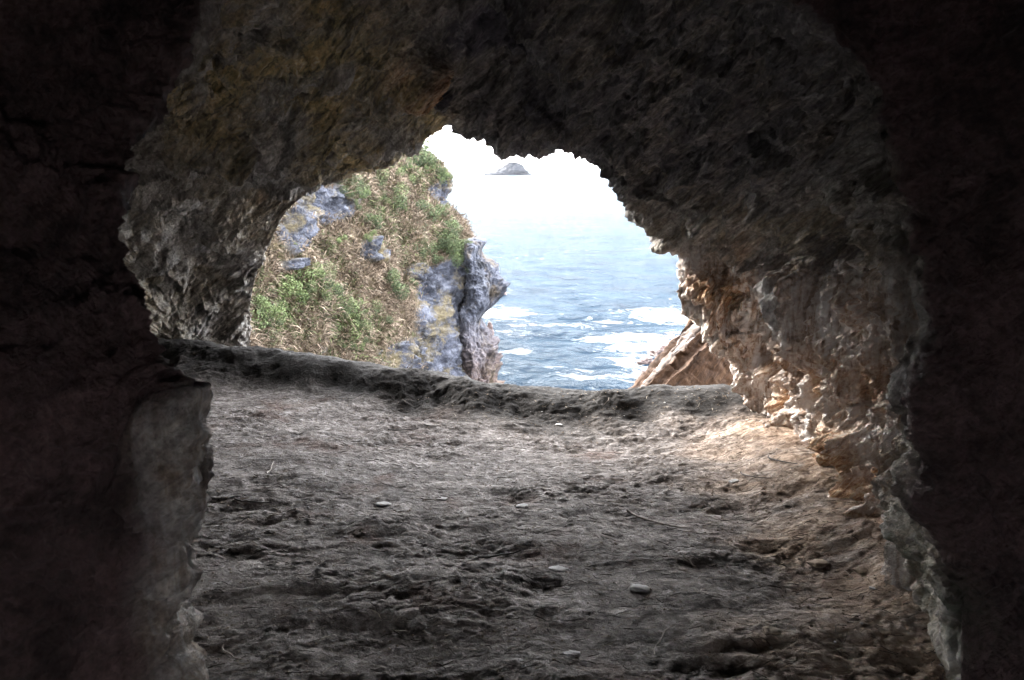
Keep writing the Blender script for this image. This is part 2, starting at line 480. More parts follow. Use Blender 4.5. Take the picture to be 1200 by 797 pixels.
# ragged rim of the opening
rim = np.exp(-((vv - 10.0) / .35)**2)
d += rim * (.04 * fbm(G * 7 + 3, 3) + .03 * fbm(G * 19, 2)) * (1 - .6 * (1 - ss(5, 8, uu)))
rz = np.exp(-((vv - 10.4) / .75)**4)
d = d * (1 - .42 * rz) - .05 * rz + rz * .05 * facet(G * np.array([2.2, 2.2, 2.6]) + 8)
far = ss(10.4, 12, vv)
d += far * .5 * fbm(G * .5, 4)
D3 = N0 * d[..., None]
GD = G + D3
N1 = gnormal(GD) * sgn

warm = blobs([(930, 540, .22, 1), (985, 545, .28, 1), (1010, 600, .2, .9), (1050, 480, .22, .7), (955, 462, .16, .9), (1005, 458, .2, .8),
              (505, 118, .17, 1), (470, 95, .12, .55), (815, 340, .15, .8), (850, 345, .14, .9), (840, 420, .16, .55), (890, 430, .10, .7),  # first spot, on the roof corner: orange rock plus painted light
              (1040, 560, .18, .8), (1050, 330, .2, .4), (960, 520, .2, .8), (310, 250, .1, .3), (190, 600, .1, .3), (865, 300, .15, .4), (905, 470, .14, .8), (925, 430, .12, .6), (975, 430, .15, .6), (1045, 420, .2, .6), (1000, 380, .2, .5), (950, 590, .2, .9)])
pale = blobs([(240, 385, .22, .5), (200, 350, .15, .3), (285, 385, .12, .4), (152, 272, .07, 1), (900, 330, .2, .55), (930, 370, .22, .6),
              (905, 400, .12, .5), (440, 200, .06, .6), (200, 250, .4, .4), (250, 290, .3, .35)])
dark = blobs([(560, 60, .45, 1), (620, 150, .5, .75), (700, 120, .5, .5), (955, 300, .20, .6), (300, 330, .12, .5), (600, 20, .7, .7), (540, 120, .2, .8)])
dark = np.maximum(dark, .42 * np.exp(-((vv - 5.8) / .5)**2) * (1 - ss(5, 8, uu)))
near_shade = 1.0 - ss(5.72, 6.06, vv + .12 * fbm(G * 3, 3) + .30 * (1 - ss(3.0, 3.8, uu)) - .34 * ss(3.2, 4.2, uu) * (1 - ss(8, 10, uu)) - .22 * ss(14, 16, uu))  # where the passage walls are painted dark as unlit
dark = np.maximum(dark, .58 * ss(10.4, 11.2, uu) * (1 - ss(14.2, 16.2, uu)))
green = blobs([(1075, 650, .22, 1), (1090, 720, .2, .9), (925, 520, .05, .5)])
green = np.maximum(green, 0)
ochre = leftm * ss(6.5, 8.0, uu) * ss(6.8, 7.4, vv) + .45 * rightm + .3
ochre = np.clip(ochre, 0, 1)
flow = np.clip(.12 * nearm + .5 * np.exp(-((vv - 5.8) / .5)**2) * (1 - ss(3.2, 4.6, uu)) + rightm * ss(15.6, 16.8, uu) * (1 - ss(10.4, 11, vv)), 0, 1)
MROCK = rock_material()

def piece(name, u0, u1, v0, v1, label, cat):
    sl = (slice(u0, u1 + 1), slice(v0, v1 + 1))
    o = grid_mesh(name, GD[sl], MROCK, N1[sl], dict(warm=warm[sl], pale=pale[sl], dark=dark[sl], green=green[sl], near_shade=near_shade[sl],
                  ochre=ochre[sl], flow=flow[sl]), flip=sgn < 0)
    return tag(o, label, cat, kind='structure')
vp, vr = vs[6], vs[10] + 30
rp = vs[6] + 24
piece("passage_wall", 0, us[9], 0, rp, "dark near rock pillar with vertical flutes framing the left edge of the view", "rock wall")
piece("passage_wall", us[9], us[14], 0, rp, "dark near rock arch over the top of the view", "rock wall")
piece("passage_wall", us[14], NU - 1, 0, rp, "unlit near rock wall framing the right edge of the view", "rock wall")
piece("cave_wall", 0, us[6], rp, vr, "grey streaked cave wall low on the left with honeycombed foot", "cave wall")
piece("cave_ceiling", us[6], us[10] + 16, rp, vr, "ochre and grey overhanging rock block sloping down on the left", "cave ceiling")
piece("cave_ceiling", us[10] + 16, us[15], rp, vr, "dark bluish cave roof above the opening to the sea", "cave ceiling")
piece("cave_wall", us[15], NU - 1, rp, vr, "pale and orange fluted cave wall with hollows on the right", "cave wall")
piece("cliff_face", 0, NU - 1, vr, NV - 1, "outer rock face of the cliff around the cave mouth", "cliff")

# ------------------------------------------------------------------ cave floor with the soil lip
lip = np.array([P(px, py, Y) for px, py, Y in [(100, 385, 8.0), (200, 396, 7.7), (250, 401, 7.5), (300, 408, 7.35), (350, 414, 7.2), (420, 424, 7.0),
        (470, 433, 6.9), (520, 443, 6.8), (560, 449, 6.7), (620, 456, 6.6), (700, 458, 6.55), (780, 456, 6.5), (850, 453, 6.5), (890, 462, 6.4), (960, 470, 6.3)]])
def floor_h(x, y, detail=True):
    yl = np.interp(x, lip[:, 0], lip[:, 1]); zl = np.interp(x, lip[:, 0], lip[:, 2])
    p0 = np.stack([x, y, 0 * x], -1)
    yl = yl + .10 * perlin(p0 * np.array([2.2, 0, 1]) + 4) + .03 * perlin(p0 * np.array([9, 2, 1.0]))
    s = y - yl
    bh = np.interp(x, [-3, -1.5, 0, 1.2, 2], [.30, .24, .19, .17, .10])
    foot = zl - bh
    base = foot * ss(3.2, 6.2, y) + .02
    h = base + (zl - base) * (.35 * ss(-.85 - .35 * perlin(p0 * 1.7), -.04, s) + .65 * ss(-.46 - .25 * perlin(p0 * 2.6 + 3), -.05, s))
    h = np.where(s > .02, zl - .25 * (s - .02) - 1.6 * np.clip(s - .12, 0, 99), h)
    h = np.where(s > .8, zl - .25 * .78 - 1.6 * .68 - 3.0 * (s - .8), h)
    h = np.maximum(h, -11)
    h = h + .16 * ss(1.15, 1.95, x + .12 * perlin(p0 * 2)) * ss(2.6, 3.4, y) * (1 - ss(5.4, 6.2, y))
    if detail:
        a_ = 1 + 2.5 * ss(.3, 2, s)
        p = p0 + .06 * np.stack([perlin(p0 * 3 + 1), perlin(p0 * 3 + 7), 0 * x], -1)
        dz = .050 * fbm(p * np.array([1.1, 1.5, 1]), 2) + .017 * fbm(p * np.array([3.0, 4.4, 1]) + 3, 3)
        dz += .005 * facet(p * np.array([17, 13, 1.]) + 2) + .005 * ridged(p * np.array([6, 5, 1.0]) + 8, 3, .6)
        dz += .007 * fbm(p * np.array([30, 26, 1.0]), 3, .65)
        w1, w2 = worley(p * np.array([3.0, 4.2, 0]) + np.array([0, 0, .5]))
        dz -= .020 * ss(.38, .12, w1)
        w1, w2 = worley(p * np.array([9, 12, 0]) + np.array([3, 9, .5]))
        dz += .012 * (w1 - .5)
        bank = np.exp(-((s + .28) / .22)**2)
        dz += bank * (.022 * fbm(np.stack([x * 4, y * 9, h * 8], -1), 4, .6))
        for px, py, r, am in [(1010, 628, .09, -.05), (1060, 640, .1, -.04), (865, 600, .14, -.05), (760, 480, .10, -.05), (930, 700, .12, -.04),
                              (880, 720, .1, -.05), (1000, 690, .08, -.03), (640, 690, .1, -.03)]:
            c = P(px, py, 5); dd = c - np.array([0, 0, CAMZ]); c = dd * (-CAMZ / dd[2])
            dz += am * np.exp(-((x - c[0])**2 + (y - c[1])**2) / (r * r))
        h = h + dz * a_ * (.38 + .55 * ss(-.35, .35, fbm(p0 * np.array([.9, 1.3, 1]) + 21, 3)))
    return h
xs = np.linspace(-4.2, 2.7, 520)
ys = np.concatenate([np.linspace(-3, 2.1, 60, endpoint=False), np.linspace(2.1, 6.0, 420, endpoint=False), np.linspace(6.0, 8.2, 240, endpoint=False), np.linspace(8.2, 14, 50)])
XX, YY = np.meshgrid(xs, ys, indexing='ij')
HH = floor_h(XX, YY)
FG = np.stack([XX, YY, HH], -1)
p0 = np.stack([XX, YY, 0 * XX], -1)
yl = np.interp(XX, lip[:, 0], lip[:, 1]); s_ = YY - yl
sand = ss(.80, 1.45, XX + .35 * fbm(p0 * 1.5, 3) + .10 * (4 - YY)) * (1 - ss(5.9, 6.3, YY))
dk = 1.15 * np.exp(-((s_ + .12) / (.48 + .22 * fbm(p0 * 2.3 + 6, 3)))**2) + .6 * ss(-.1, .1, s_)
N_ = gnormal(FG)
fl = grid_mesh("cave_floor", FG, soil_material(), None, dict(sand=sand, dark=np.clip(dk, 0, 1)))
tag(fl, "trampled grey brown cave floor rising to a dark soil lip at the sea side", "floor", kind='structure')

def on_floor(px, py):
    u, v = (px - 600) / F, (398.5 - py) / F
    dd = np.array([u, cp + sp * v, -sp + cp * v])
    t = np.linspace(1.5, 9, 1500)
    q = dd[None] * t[:, None] + np.array([0, 0, CAMZ])
    i = np.clip(np.searchsorted(xs, q[:, 0]), 1, len(xs) - 1); j = np.clip(np.searchsorted(ys, q[:, 1]), 1, len(ys) - 1)
    k = np.argmax(q[:, 2] < HH[i, j]); return Vector((q[k, 0], q[k, 1], HH[i[k], j[k]])), i[k], j[k]
def floor_z(x, y):
    i = min(max(np.searchsorted(xs, x), 1), len(xs) - 1); j = min(max(np.searchsorted(ys, y), 1), len(ys) - 1)
    return float(HH[i, j])

# ------------------------------------------------------------------ sea, sky dome is the world
SEA = -9.0
def sea_material():
    k = M("sea_water", .12)
    wv = k.mapping((0, 0, .35), (1, 1.7, 1))
    n1 = k.noise(.35, wv, 8, .62, .4); n2 = k.noise(1.6, wv, 6, .65); n3 = k.noise(.12, wv, 5, .6, 1.0)
    deep = k.ramp(n3, [(.35, (.0022, .0075, .016)), (.65, (.0055, .0155, .028))])
    foam = k.attr("foam")
    fn = k.noise(.55, wv, 9, .72, 1.3)
    th = k.math('MULTIPLY_ADD', foam, .62, .0)
    fm = k.math('SUBTRACT', k.math('ADD', fn, th), .74)
    fm = k.math('MULTIPLY', fm, 9.0, clamp=True)
    col = k.mix(fm, deep, (.20, .215, .225))
    bump = k.math('ADD', k.math('MULTIPLY', n1, 1.0), k.math('MULTIPLY', n2, .45))
    bn_ = k.n.new("ShaderNodeBump"); bn_.inputs["Distance"].default_value = .9; bn_.inputs["Strength"].default_value = 1.0
    k.l.new(bump, bn_.inputs["Height"])
    df = k.n.new("ShaderNodeBsdfDiffuse"); gl_ = k.n.new("ShaderNodeBsdfGlossy"); mxs = k.n.new("ShaderNodeMixShader")
    gl_.inputs["Roughness"].default_value = .22; gl_.inputs["Color"].default_value = (.9, .97, 1, 1)
    fr = k.n.new("ShaderNodeFresnel"); fr.inputs["IOR"].default_value = 1.33
    for t in (df, gl_, fr): k.l.new(bn_.outputs[0], t.inputs["Normal"])
    k.l.new(col, df.inputs["Color"])
    fac = k.math('MULTIPLY', k.math('POWER', fr.outputs[0], 2.3), k.math('MULTIPLY_ADD', fm, -.40, .52), clamp=True)
    k.l.new(fac, mxs.inputs[0]); k.l.new(df.outputs[0], mxs.inputs[1]); k.l.new(gl_.outputs[0], mxs.inputs[2])
    out_ = [q for q in k.n if q.type == 'OUTPUT_MATERIAL'][0]
    k.l.new(mxs.outputs[0], out_.inputs["Surface"]); k.n.remove(k.b)
    return k.m
ys_ = np.concatenate([np.linspace(5, 26, 12, endpoint=False), np.geomspace(26, 7000, 500)])
ph = np.linspace(-1, 1, 340)
PX = np.sign(ph) * np.abs(ph)**1.6
YY2 = ys_[None, :] * np.ones((340, 1))
XX2 = PX[:, None] * (30 + ys_[None, :] * 3.2)
p = np.stack([XX2, YY2, 0 * XX2], -1)
fall = (1 - ss(120, 400, YY2))
wz = .34 * ridged(p * np.array([.06, .14, 1]) + 2, 2) * .5 + .16 * fbm(p * np.array([.25, .5, 1]), 4, .6) + .05 * ridged(p * np.array([.8, 1.5, 1.]), 2)
wz *= 1.15
SG = np.stack([XX2, YY2, SEA + wz * fall - .0], -1)
foam = np.zeros_like(XX2)
def sea_pt(px, py):
    u, v = (px - 600) / F, (398.5 - py) / F
    dd = np.array([u, cp + sp * v, -sp + cp * v]); return dd * ((SEA - CAMZ) / dd[2])
for px, py, rx, ry, s in [(745, 400, 5.0, 3.0, 1.0), (705, 380, 9, 1.6, .7), (640, 386, 6, 1.4, .75), (600, 395, 4, 1.6, .6), (582, 370, 3.5, 4, 1),
                          (603, 417, 2.2, 1.3, .95), (700, 448, 3.6, 1.3, .9), (740, 428, 2.0, 2.5, .8), (640, 433, 3, .7, .5), (585, 440, 1.6, 1.6, .7),
                          (815, 372, 8, 5, 1), (578, 345, 3, 5, .6), (770, 410, 5, 3, 1), (690, 440, 2, 2, .6), (600, 380, 5, 2, .6), (760, 445, 2, 3, .9)]:
    c = sea_pt(px, py)
    foam = np.maximum(foam, s * np.exp(-((XX2 - c[0]) / rx)**2 - ((YY2 - c[1]) / ry)**2))
foam = np.maximum(foam * .62, .19 + .10 * fbm(p * np.array([.03, .10, 1]), 3))
sea = grid_mesh("sea", SG, sea_material(), None, dict(foam=foam))
tag(sea, "choppy blue green sea with white foam streaks running to the horizon", "sea", kind='structure')

# ------------------------------------------------------------------ headland
def cliff_material(kind):
    k = M("cliff_rock_" + kind, .88)
    bed = k.mapping((.3, -.55, .2), (.35, .35, 1.6))
    n1 = k.noise(1.0, bed, 9, .68, .8); n2 = k.noise(2.6, None, 8, .7, .4); n3 = k.noise(9, None, 5, .7)
    base = k.ramp(n1, [(.36, (.006, .007, .011)), (.46, (.028, .031, .046)), (.56, (.075, .082, .112)), (.68, (.155, .165, .205))])
    base = k.mix(.5, base, k.ramp(n2, [(.40, (.004, .005, .008)), (.50, (.042, .046, .064)), (.62, (.16, .17, .205))]))
    if kind == "headland":
        gr = k.ramp(n2, [(.34, (.04, .033, .018)), (.5, (.10, .078, .042)), (.66, (.18, .145, .09))])
        base = k.mix(k.math('MULTIPLY', k.attr("veg"), k.ramp(n3, [(.3, .7), (.5, 1.0)])), base, gr)
        lich = k.math('MULTIPLY', k.ramp(k.noise(.9, None, 7, .7), [(.50, 0.0), (.60, .8)]), .8)
        base = k.mix(lich, base, k.ramp(n3, [(.35, (.09, .065, .025)), (.65, (.18, .145, .065))]))
    else:
        z = k.n.new("ShaderNodeSeparateXYZ"); k.l.new(k.pos, z.inputs[0])
        low = k.math('MULTIPLY_ADD', z.outputs[2], -.28, -1.0, clamp=True)
        base = k.mix(k.math('MULTIPLY', low, k.ramp(n2, [(.35, .4), (.55, .95)])), base, k.ramp(n3, [(.3, (.045, .025, .022)), (.7, (.20, .13, .09))]))
        base = k.mix(k.ramp(k.noise(.8, None, 6, .7), [(.50, 0.0), (.62, .7)]), base, k.ramp(n3, [(.35, (.06, .045, .028)), (.65, (.14, .11, .075))]))
    bump = k.math('ADD', n2, k.math('MULTIPLY', n3, .35))
    return k.out(base, bump, .35, .9)
xr_t = [(170, 478), (180, 488), (190, 505), (203, 519), (216, 524), (232, 518), (243, 511), (250, 521), (265, 536), (300, 546), (350, 549), (400, 553), (450, 562), (540, 572)]
def xr(py): return np.interp(py, [a_ for a_, b_ in xr_t], [b_ for a_, b_ in xr_t])
def hd_pt(s, t):
    top = np.interp(s, [0, .4, .75, .9, 1.0], [60, 120, 165, 176, 182])
    py = 540 + (top - 540) * t
    px = 235 + (xr(py) - 235) * s
    Y = 13.5 + 18.5 * s**.85 + (450 - py) * (.008 + .010 * s)
    return P(px, py, Y)
ns, nt = 18, 26
HC = np.zeros((ns + 5, nt + 4, 3))
for i in range(ns):
    for j in range(nt): HC[i, j] = hd_pt((i / (ns - 1))**.9, j / (nt - 1))
for i, (dx, dy) in enumerate([(.0, .9), (-.5, 2.4), (-1.5, 5.5), (-4, 10), (-9, 20)]):
    HC[ns + i, :nt] = HC[ns - 1, :nt] + np.array([dx, dy, 0])
for j, (dy, dz) in enumerate([(1.0, -.05), (3.0, -.6), (7, -2.5), (16, -12)]):
    HC[:, nt + j] = HC[:, nt - 1] + np.array([-.1 * dy, dy, dz])
HU, HV = crmat(ns + 5, [22] * (ns - 1) + [14] * 5), crmat(nt + 4, [15] * (nt - 1) + [6] * 4)
HG = np.einsum('ui,ijk,vj->uvk', HU, HC, HV)
HN = gnormal(HG); hs = -np.sign(HN[..., 1].mean()); HN *= hs
hX, hY, _ = proj(HG)
def gb(lst):
    o = np.zeros(hX.shape)
    for px, py, rx, ry, rot, s in lst:
        c_, s2 = math.cos(rot), math.sin(rot)
        ax, ay = hX - px, hY - py
        o = np.maximum(o, s * np.exp(-((ax * c_ + ay * s2) / rx)**2 - ((-ax * s2 + ay * c_) / ry)**2))
    return o
bare = gb([(528, 395, 46, 66, 0, 1.5), (515, 350, 24, 46, -.2, 1.3), (550, 430, 30, 40, 0, 1.2), (432, 300, 17, 16, 0, .85), (350, 250, 42, 17, -.9, 1.1),
           (385, 240, 32, 24, 0, 1.0), (512, 228, 11, 17, 0, 1.3), (328, 312, 8, 9, 0, .6), (378, 408, 8, 9, 0, .9), (455, 418, 18, 20, 0, .9),
           (487, 320, 12, 14, 0, .7), (340, 275, 12, 30, .5, .9), (493, 400, 22, 40, 0, .8)])
bn = fbm(HG * .55, 4) + .45 * fbm(HG * 2.2 + 9, 3)
veg = ss(.52, .36, bare + .30 * bn)
dH = .55 * fbm(HG * .22, 3) + .30 * ridged(HG * np.array([.7, .7, .45]), 3) * (1 - .6 * veg) + .16 * fbm(HG * 1.8, 3) + .05 * fbm(HG * 6, 2)
w1, w2 = worley(HG * np.array([.8, .8, .6]))
dH += (1 - veg) * (.14 * ridged(HG * np.array([2.0, 2.0, 1.4]) + .4 * fbm(HG, 2)[..., None], 4, .62) + .05 * fbm(HG * 9, 2))
dH += .55 * (1 - veg) * (w1 - .5) + .12 * veg * fbm(HG * 1.1 + 5, 2)
dH -= .35 * bare.clip(0, 1)
HD = HG + HN * dH[..., None]
HN2 = gnormal(HD) * hs
hl = grid_mesh("headland", HD, cliff_material("headland"), None, dict(veg=veg), flip=hs < 0)
tag(hl, "steep grey rock headland with dry grass and green shrubs rising left of the sea", "headland", kind='structure')

def on_headland(px, py, rad=9):
    X, Y, D = _hp
    m = (X - px)**2 + (Y - py)**2
    k = np.argmin(np.where(m < rad * rad, D + m * .02, 1e6 + m))
    return HD.reshape(-1, 3)[k], HN2.reshape(-1, 3)[k]
_hp = proj(HD)

# dry grass and green grass: many blades in one mesh each, growing out of the headland
def blade_material(name, stops, sc_=.8):
    k = M(name, .8)
    c = k.ramp(k.attr("tone"), stops)
    c = k.mix(.4, c, k.ramp(k.noise(sc_, None, 4, .7), [(.3, .3), (.7, .8)]), 'OVERLAY')
    m = k.out(c)
    k.b.inputs["Subsurface Weight"].default_value = 0
    return m
def blades(name, mat, idx, per, length, width, label, spread=.16):
    n = len(idx)
    base = HD.reshape(-1, 3)[idx]; nn = HN2.reshape(-1, 3)[idx]
    tone0 = rng.random(n) * .55
    base = np.repeat(base, per, 0); nn = np.repeat(nn, per, 0); tone = np.repeat(tone0, per) + rng.random(n * per) * .45
    m = len(base)
    L = length * (.5 + rng.random(m)); Wd = width * (.6 + .8 * rng.random(m))
    off = rng.normal(size=(m, 3)) * spread; off -= nn * (off * nn).sum(1)[:, None]
    b = base + off - nn * .04
    dirv = nn * .55 + np.array([0, 0, .75]) + rng.normal(size=(m, 3)) * .38
    dirv /= np.linalg.norm(dirv, axis=1)[:, None]
    side = np.cross(dirv, rng.normal(size=(m, 3))); side /= np.linalg.norm(side, axis=1)[:, None]
    mid = b + dirv * (L * .55)[:, None]
    tip = mid + (dirv * .6 + np.array([0, -.1, -.55]) + nn * .25) * (L * .5)[:, None]
    V = np.stack([b, mid + side * Wd[:, None], tip, mid - side * Wd[:, None]], 1).reshape(-1, 3)
    k = np.arange(m)[:, None] * 4
    Q = k + np.array([0, 1, 2, 3])
    o = link(name, raw_mesh(name, V, Q, mat, attrs=dict(tone=np.repeat(tone, 4))))
    tag(o, label, "grass", kind='stuff')
hXf, hYf, hDf = (q.reshape(-1) for q in _hp)
vegf = veg.reshape(-1)
vis = (hXf > 262) & (hXf < 575) & (hYf > 150) & (hYf < 460)
gn = fbm(HG * .45 + 40, 3).reshape(-1)
ax = HD.reshape(-1, 3)
cell = (hDf / 30)**2
wt = vis * (vegf > .35) * cell * (.25 + vegf)
wt = wt / wt.sum()
tan = rng.choice(len(wt), 9500, replace=False, p=wt)
greenw = vis * (vegf > .35) * cell * (gn > .12)
gl = gb([(310, 375, 35, 22, 0, 3), (345, 345, 24, 14, 0, 3), (400, 375, 40, 18, .5, 2), (430, 245, 50, 18, .8, 1.5), (495, 205, 22, 16, .6, 2.5),
         (520, 290, 12, 34, -.3, 2.2), (405, 395, 14, 25, 0, 1.6), (405, 220, 16, 12, 0, 1.4), (455, 275, 30, 14, .8, 1.2), (360, 300, 40, 14, 0, .9)]).reshape(-1)
greenw = vis * (vegf > .25) * cell * (.22 * (gn > .15) + gl)
greenw = greenw / greenw.sum()
grn = rng.choice(len(wt), 4600, replace=False, p=greenw)
MT = blade_material("dry_grass_blades", [(.1, (.030, .020, .014)), (.4, (.080, .058, .040)), (.7, (.16, .122, .090)), (1, (.24, .195, .15))])
MG = blade_material("green_grass_blades", [(.1, (.016, .021, .008)), (.5, (.042, .052, .019)), (.8, (.078, .092, .036)), (1, (.12, .13, .06))])
blades("dry_grass", MT, tan, 20, .30, .013, "tan dry grass tussocks covering the slope of the headland")
blades("green_grass", MG, grn, 18, .24, .015, "low green grass and herbs scattered over the headland slope")

# shrubs
def shrub_meshes(seed, n=1900):
    r = np.random.default_rng(seed)
    nl = r.integers(4, 7)
    cc = r.normal(size=(nl, 3)) * np.array([.34, .34, .16]) + np.array([0, 0, .42])
    rr = .20 + .16 * r.random(nl)
    k = r.integers(0, nl, n)
    dv = r.normal(size=(n, 3)); dv /= np.linalg.norm(dv, axis=1)[:, None]
    pos = cc[k] + dv * (rr[k] * (.65 + .4 * r.random(n)))[:, None]
    pos[:, 2] = np.maximum(pos[:, 2], .02)
    nn = dv + r.normal(size=(n, 3)) * .5; nn /= np.linalg.norm(nn, axis=1)[:, None]
    t1 = np.cross(nn, r.normal(size=(n, 3))); t1 /= np.linalg.norm(t1, axis=1)[:, None]
    t2 = np.cross(nn, t1); L = (.020 + .024 * r.random(n))[:, None]
    V = np.stack([pos - t1 * L, pos + t2 * L * .45 + nn * .01, pos + t1 * L, pos - t2 * L * .45], 1).reshape(-1, 3)
    Q = np.arange(n)[:, None] * 4 + np.array([0, 1, 2, 3])
    fol = raw_mesh("foliage", V, Q, MSH, attrs=dict(tone=np.repeat(np.clip(r.random(n) * .6 + .4 * (pos[:, 2] / .8), 0, 1), 4)))
    sv, sq = [], []
    for q_ in range(nl):
        a0 = np.array([r.normal() * .03, r.normal() * .03, -.12]); a1 = cc[q_]
        ax_ = a1 - a0; sd = np.cross(ax_, [0.3, .1, 1]); sd /= np.linalg.norm(sd); s2 = np.cross(ax_, sd); s2 /= np.linalg.norm(s2)
        b0 = len(sv)
        for p_, w_ in ((a0, .025), ((a0 + a1) / 2 + r.normal(size=3) * .03, .016), (a1, .007)):
            for an in (0, 2.09, 4.19): sv.append(p_ + (sd * math.cos(an) + s2 * math.sin(an)) * w_)
        for lv in (0, 3):
            for an in range(3): sq.append((b0 + lv + an, b0 + lv + (an + 1) % 3, b0 + lv + 3 + (an + 1) % 3, b0 + lv + 3 + an))
    st = raw_mesh("stem", np.array(sv), sq, MST)
    return fol, st
MSH = blade_material("shrub_leaves", [(.1, (.010, .016, .008)), (.5, (.028, .040, .016)), (.85, (.055, .072, .028)), (1, (.085, .10, .042))])
MSH2 = blade_material("shrub_leaves_bright", [(.1, (.020, .030, .011)), (.5, (.055, .077, .026)), (.85, (.092, .12, .045)), (1, (.13, .16, .07))])
MST = M("shrub_stem").out((.10, .075, .055))
protos = [shrub_meshes(s) for s in (3, 5, 8, 13)]
protos2 = []
for fo, st in protos:
    f2 = fo.copy(); f2.materials.clear(); f2.materials.append(MSH2); protos2.append((f2, st))
def put_shrub(px, py, size, label, bright=False, group=None):
    size *= .78 if group is None else 1.0
    p_, n_ = on_headland(px, py)
    fo, st = random.choice(protos2 if bright else protos)
    t = bpy.data.objects.new("shrub", None); C.objects.link(t)
    t.location = p_ - n_ * .05
    v = Vector(n_ * .6 + np.array([0, 0, .8])).normalized()
    t.rotation_euler = v.to_track_quat('Z', 'Y').to_euler(); t.rotation_euler.rotate_axis('Z', random.random() * 6)
    t.scale = (size, size, size * random.uniform(.8, 1.1))
    t.empty_display_size = .2
    link("foliage", fo, t); link("stem", st, t)
    tag(t, label, "shrub", group or "green shrubs on the headland slope")
for args in [
    (300, 380, 1.0, "bright green leafy shrub low at the left edge of the headland beside the cave wall", True),
    (318, 362, .8, "bright green shrub just above and right of the lowest leftmost one", True),
    (340, 345, 1.0, "light green shrub below the grey rock band on the left of the headland", True),
    (330, 372, .6, "small bright shrub between the two leftmost bright shrubs and the soil lip", True),
    (376, 335, .8, "mid green shrub in dry grass in the left middle of the headland", False),
    (408, 368, .8, "dark green shrub in the low centre of the headland", False),
    (395, 385, .9, "yellowish green shrub close above the soil lip in the headland centre", True),
    (418, 402, .8, "green shrub nearest the soil lip at the headland centre", True),
    (458, 342, 1.1, "dark green round shrub beside the bare blue grey patch at centre right of the headland", False),
    (405, 222, .9, "green shrub high on the left below the overhanging cave roof", False),
    (432, 265, .8, "small green shrub above the bare rock hollow in the middle of the headland", False),
    (470, 250, 1.1, "olive shrub on the upper right slope of the headland", False),
    (488, 184, 1.5, "tall feathery green shrub on the very top of the headland", False),
    (500, 196, 1.2, "green shrub just right of the summit shrub on the headland crest", False),
    (512, 206, .9, "rounded olive shrub at the upper right brow of the headland", False),
    (508, 262, 1.1, "dark green shrub below the notch on the right edge of the headland", False),
    (520, 280, 1.2, "largest dark green shrub on the right shoulder of the headland", False),
    (516, 305, 1.1, "dark green shrub hanging below the right shoulder of the headland", False),
    (536, 300, .9, "green shrub at the outermost right edge of the headland above the rock stack", False),
    (445, 225, 1.0, "olive green shrub near the upper middle of the headland slope", False),
]: put_shrub(*args)
k_ = 0
while k_ < 70:
    i = rng.choice(len(wt), p=greenw)
    put_shrub(hXf[i], hYf[i], random.uniform(.25, .55), "small low green tuft among the dry grass of the headland", random.random() < .4,
              "small green tufts on the headland")
    k_ += 1

# ------------------------------------------------------------------ rocks standing in the sea
def blob_rock(name, rings, mat, amp=.25, fr=.8, nseg=180, nrow=24):
    """rings: list of (cx, cy, z, rx, ry) from the bottom up"""
    R = np.array(rings, float)
    Wm = crmat(len(R), [nrow] * (len(R) - 1)); R = Wm @ R
    an = np.linspace(0, 2 * math.pi, nseg)
    g = np.stack([R[:, None, 0] + R[:, None, 3] * np.cos(an), R[:, None, 1] + R[:, None, 4] * np.sin(an), R[:, None, 2] + 0 * an], -1)
    cen = np.stack([R[:, None, 0] + 0 * an, R[:, None, 1] + 0 * an, R[:, None, 2] + 0 * an], -1)
    rd = g - cen; rd /= (np.linalg.norm(rd, axis=-1, keepdims=True) + 1e-9)
    w1, w2 = worley(g * fr * 1.3)
    dd = amp * (fbm(g * fr, 4) + 1.2 * (w1 - .5) + .7 * ridged(g * fr * 1.6, 4, .6) - .4 + .35 * fbm(g * fr * 6, 3, .6))
    shrink = np.clip(np.minimum(R[:, 3], R[:, 4]) / (2.5 * amp), 0, 1)[:, None]
    g = g + rd * (dd * shrink)[..., None] + np.array([0, 0, 1.0]) * (dd * .5)[..., None] * np.clip(shrink, 0, 1)[..., None]
    g[:, -1] = g[:, 0]
    n = gnormal(g); out_ = (n * rd).sum(-1).mean() > 0
    return grid_mesh(name, g, mat, None, None, flip=not out_)
MC = cliff_material("stack")
YS = 33.0
def ring(xl, xrr, py, Y=YS, dep=2.0):
    a_, b_ = P(xl, py, Y), P(xrr, py, Y)
    return ((a_[0] + b_[0]) / 2, Y + dep * .5, a_[2], (b_[0] - a_[0]) / 2, dep)
st = blob_rock("rock_stack", [ring(525, 578, 500), ring(528, 574, 450), ring(532, 577, 418), ring(532, 568, 400), ring(534, 562, 378), ring(536, 577, 358),
     ring(538, 583, 340), ring(540, 578, 322), ring(540, 566, 306), ring(541, 563, 296), ring(543, 567, 287), ring(550, 562, 283, dep=.8), ring(555, 558, 281, dep=.2)], MC, .36, .9)
tag(st, "tall narrow blue grey rock stack with a bulging head at the foot of the headland", "rock stack")
def sea_rock(px, py, wpx, hpx, label, tall=1.0, mat=None):
    c = sea_pt(px, py); D_ = c[1]; r = wpx / 2 * D_ / F; h = hpx * D_ / F
    o = blob_rock("sea_rock", [(c[0], D_, SEA - 1.0, r * 1.25, r * 1.3), (c[0], D_, SEA + .0, r * 1.05, r), (c[0] + .1 * r, D_, SEA + h * .6, r * .7, r * .6),
                               (c[0] + .15 * r, D_, SEA + h * .95, r * .3, r * .25), (c[0] + .15 * r, D_, SEA + h, .02, .02)], mat or MW, min(r, h) * .28, 1.6 / max(r, .3), 40, 8)
    return tag(o, label, "rock", "rocks awash in the sea")
kk = M("wet_rock", .45)
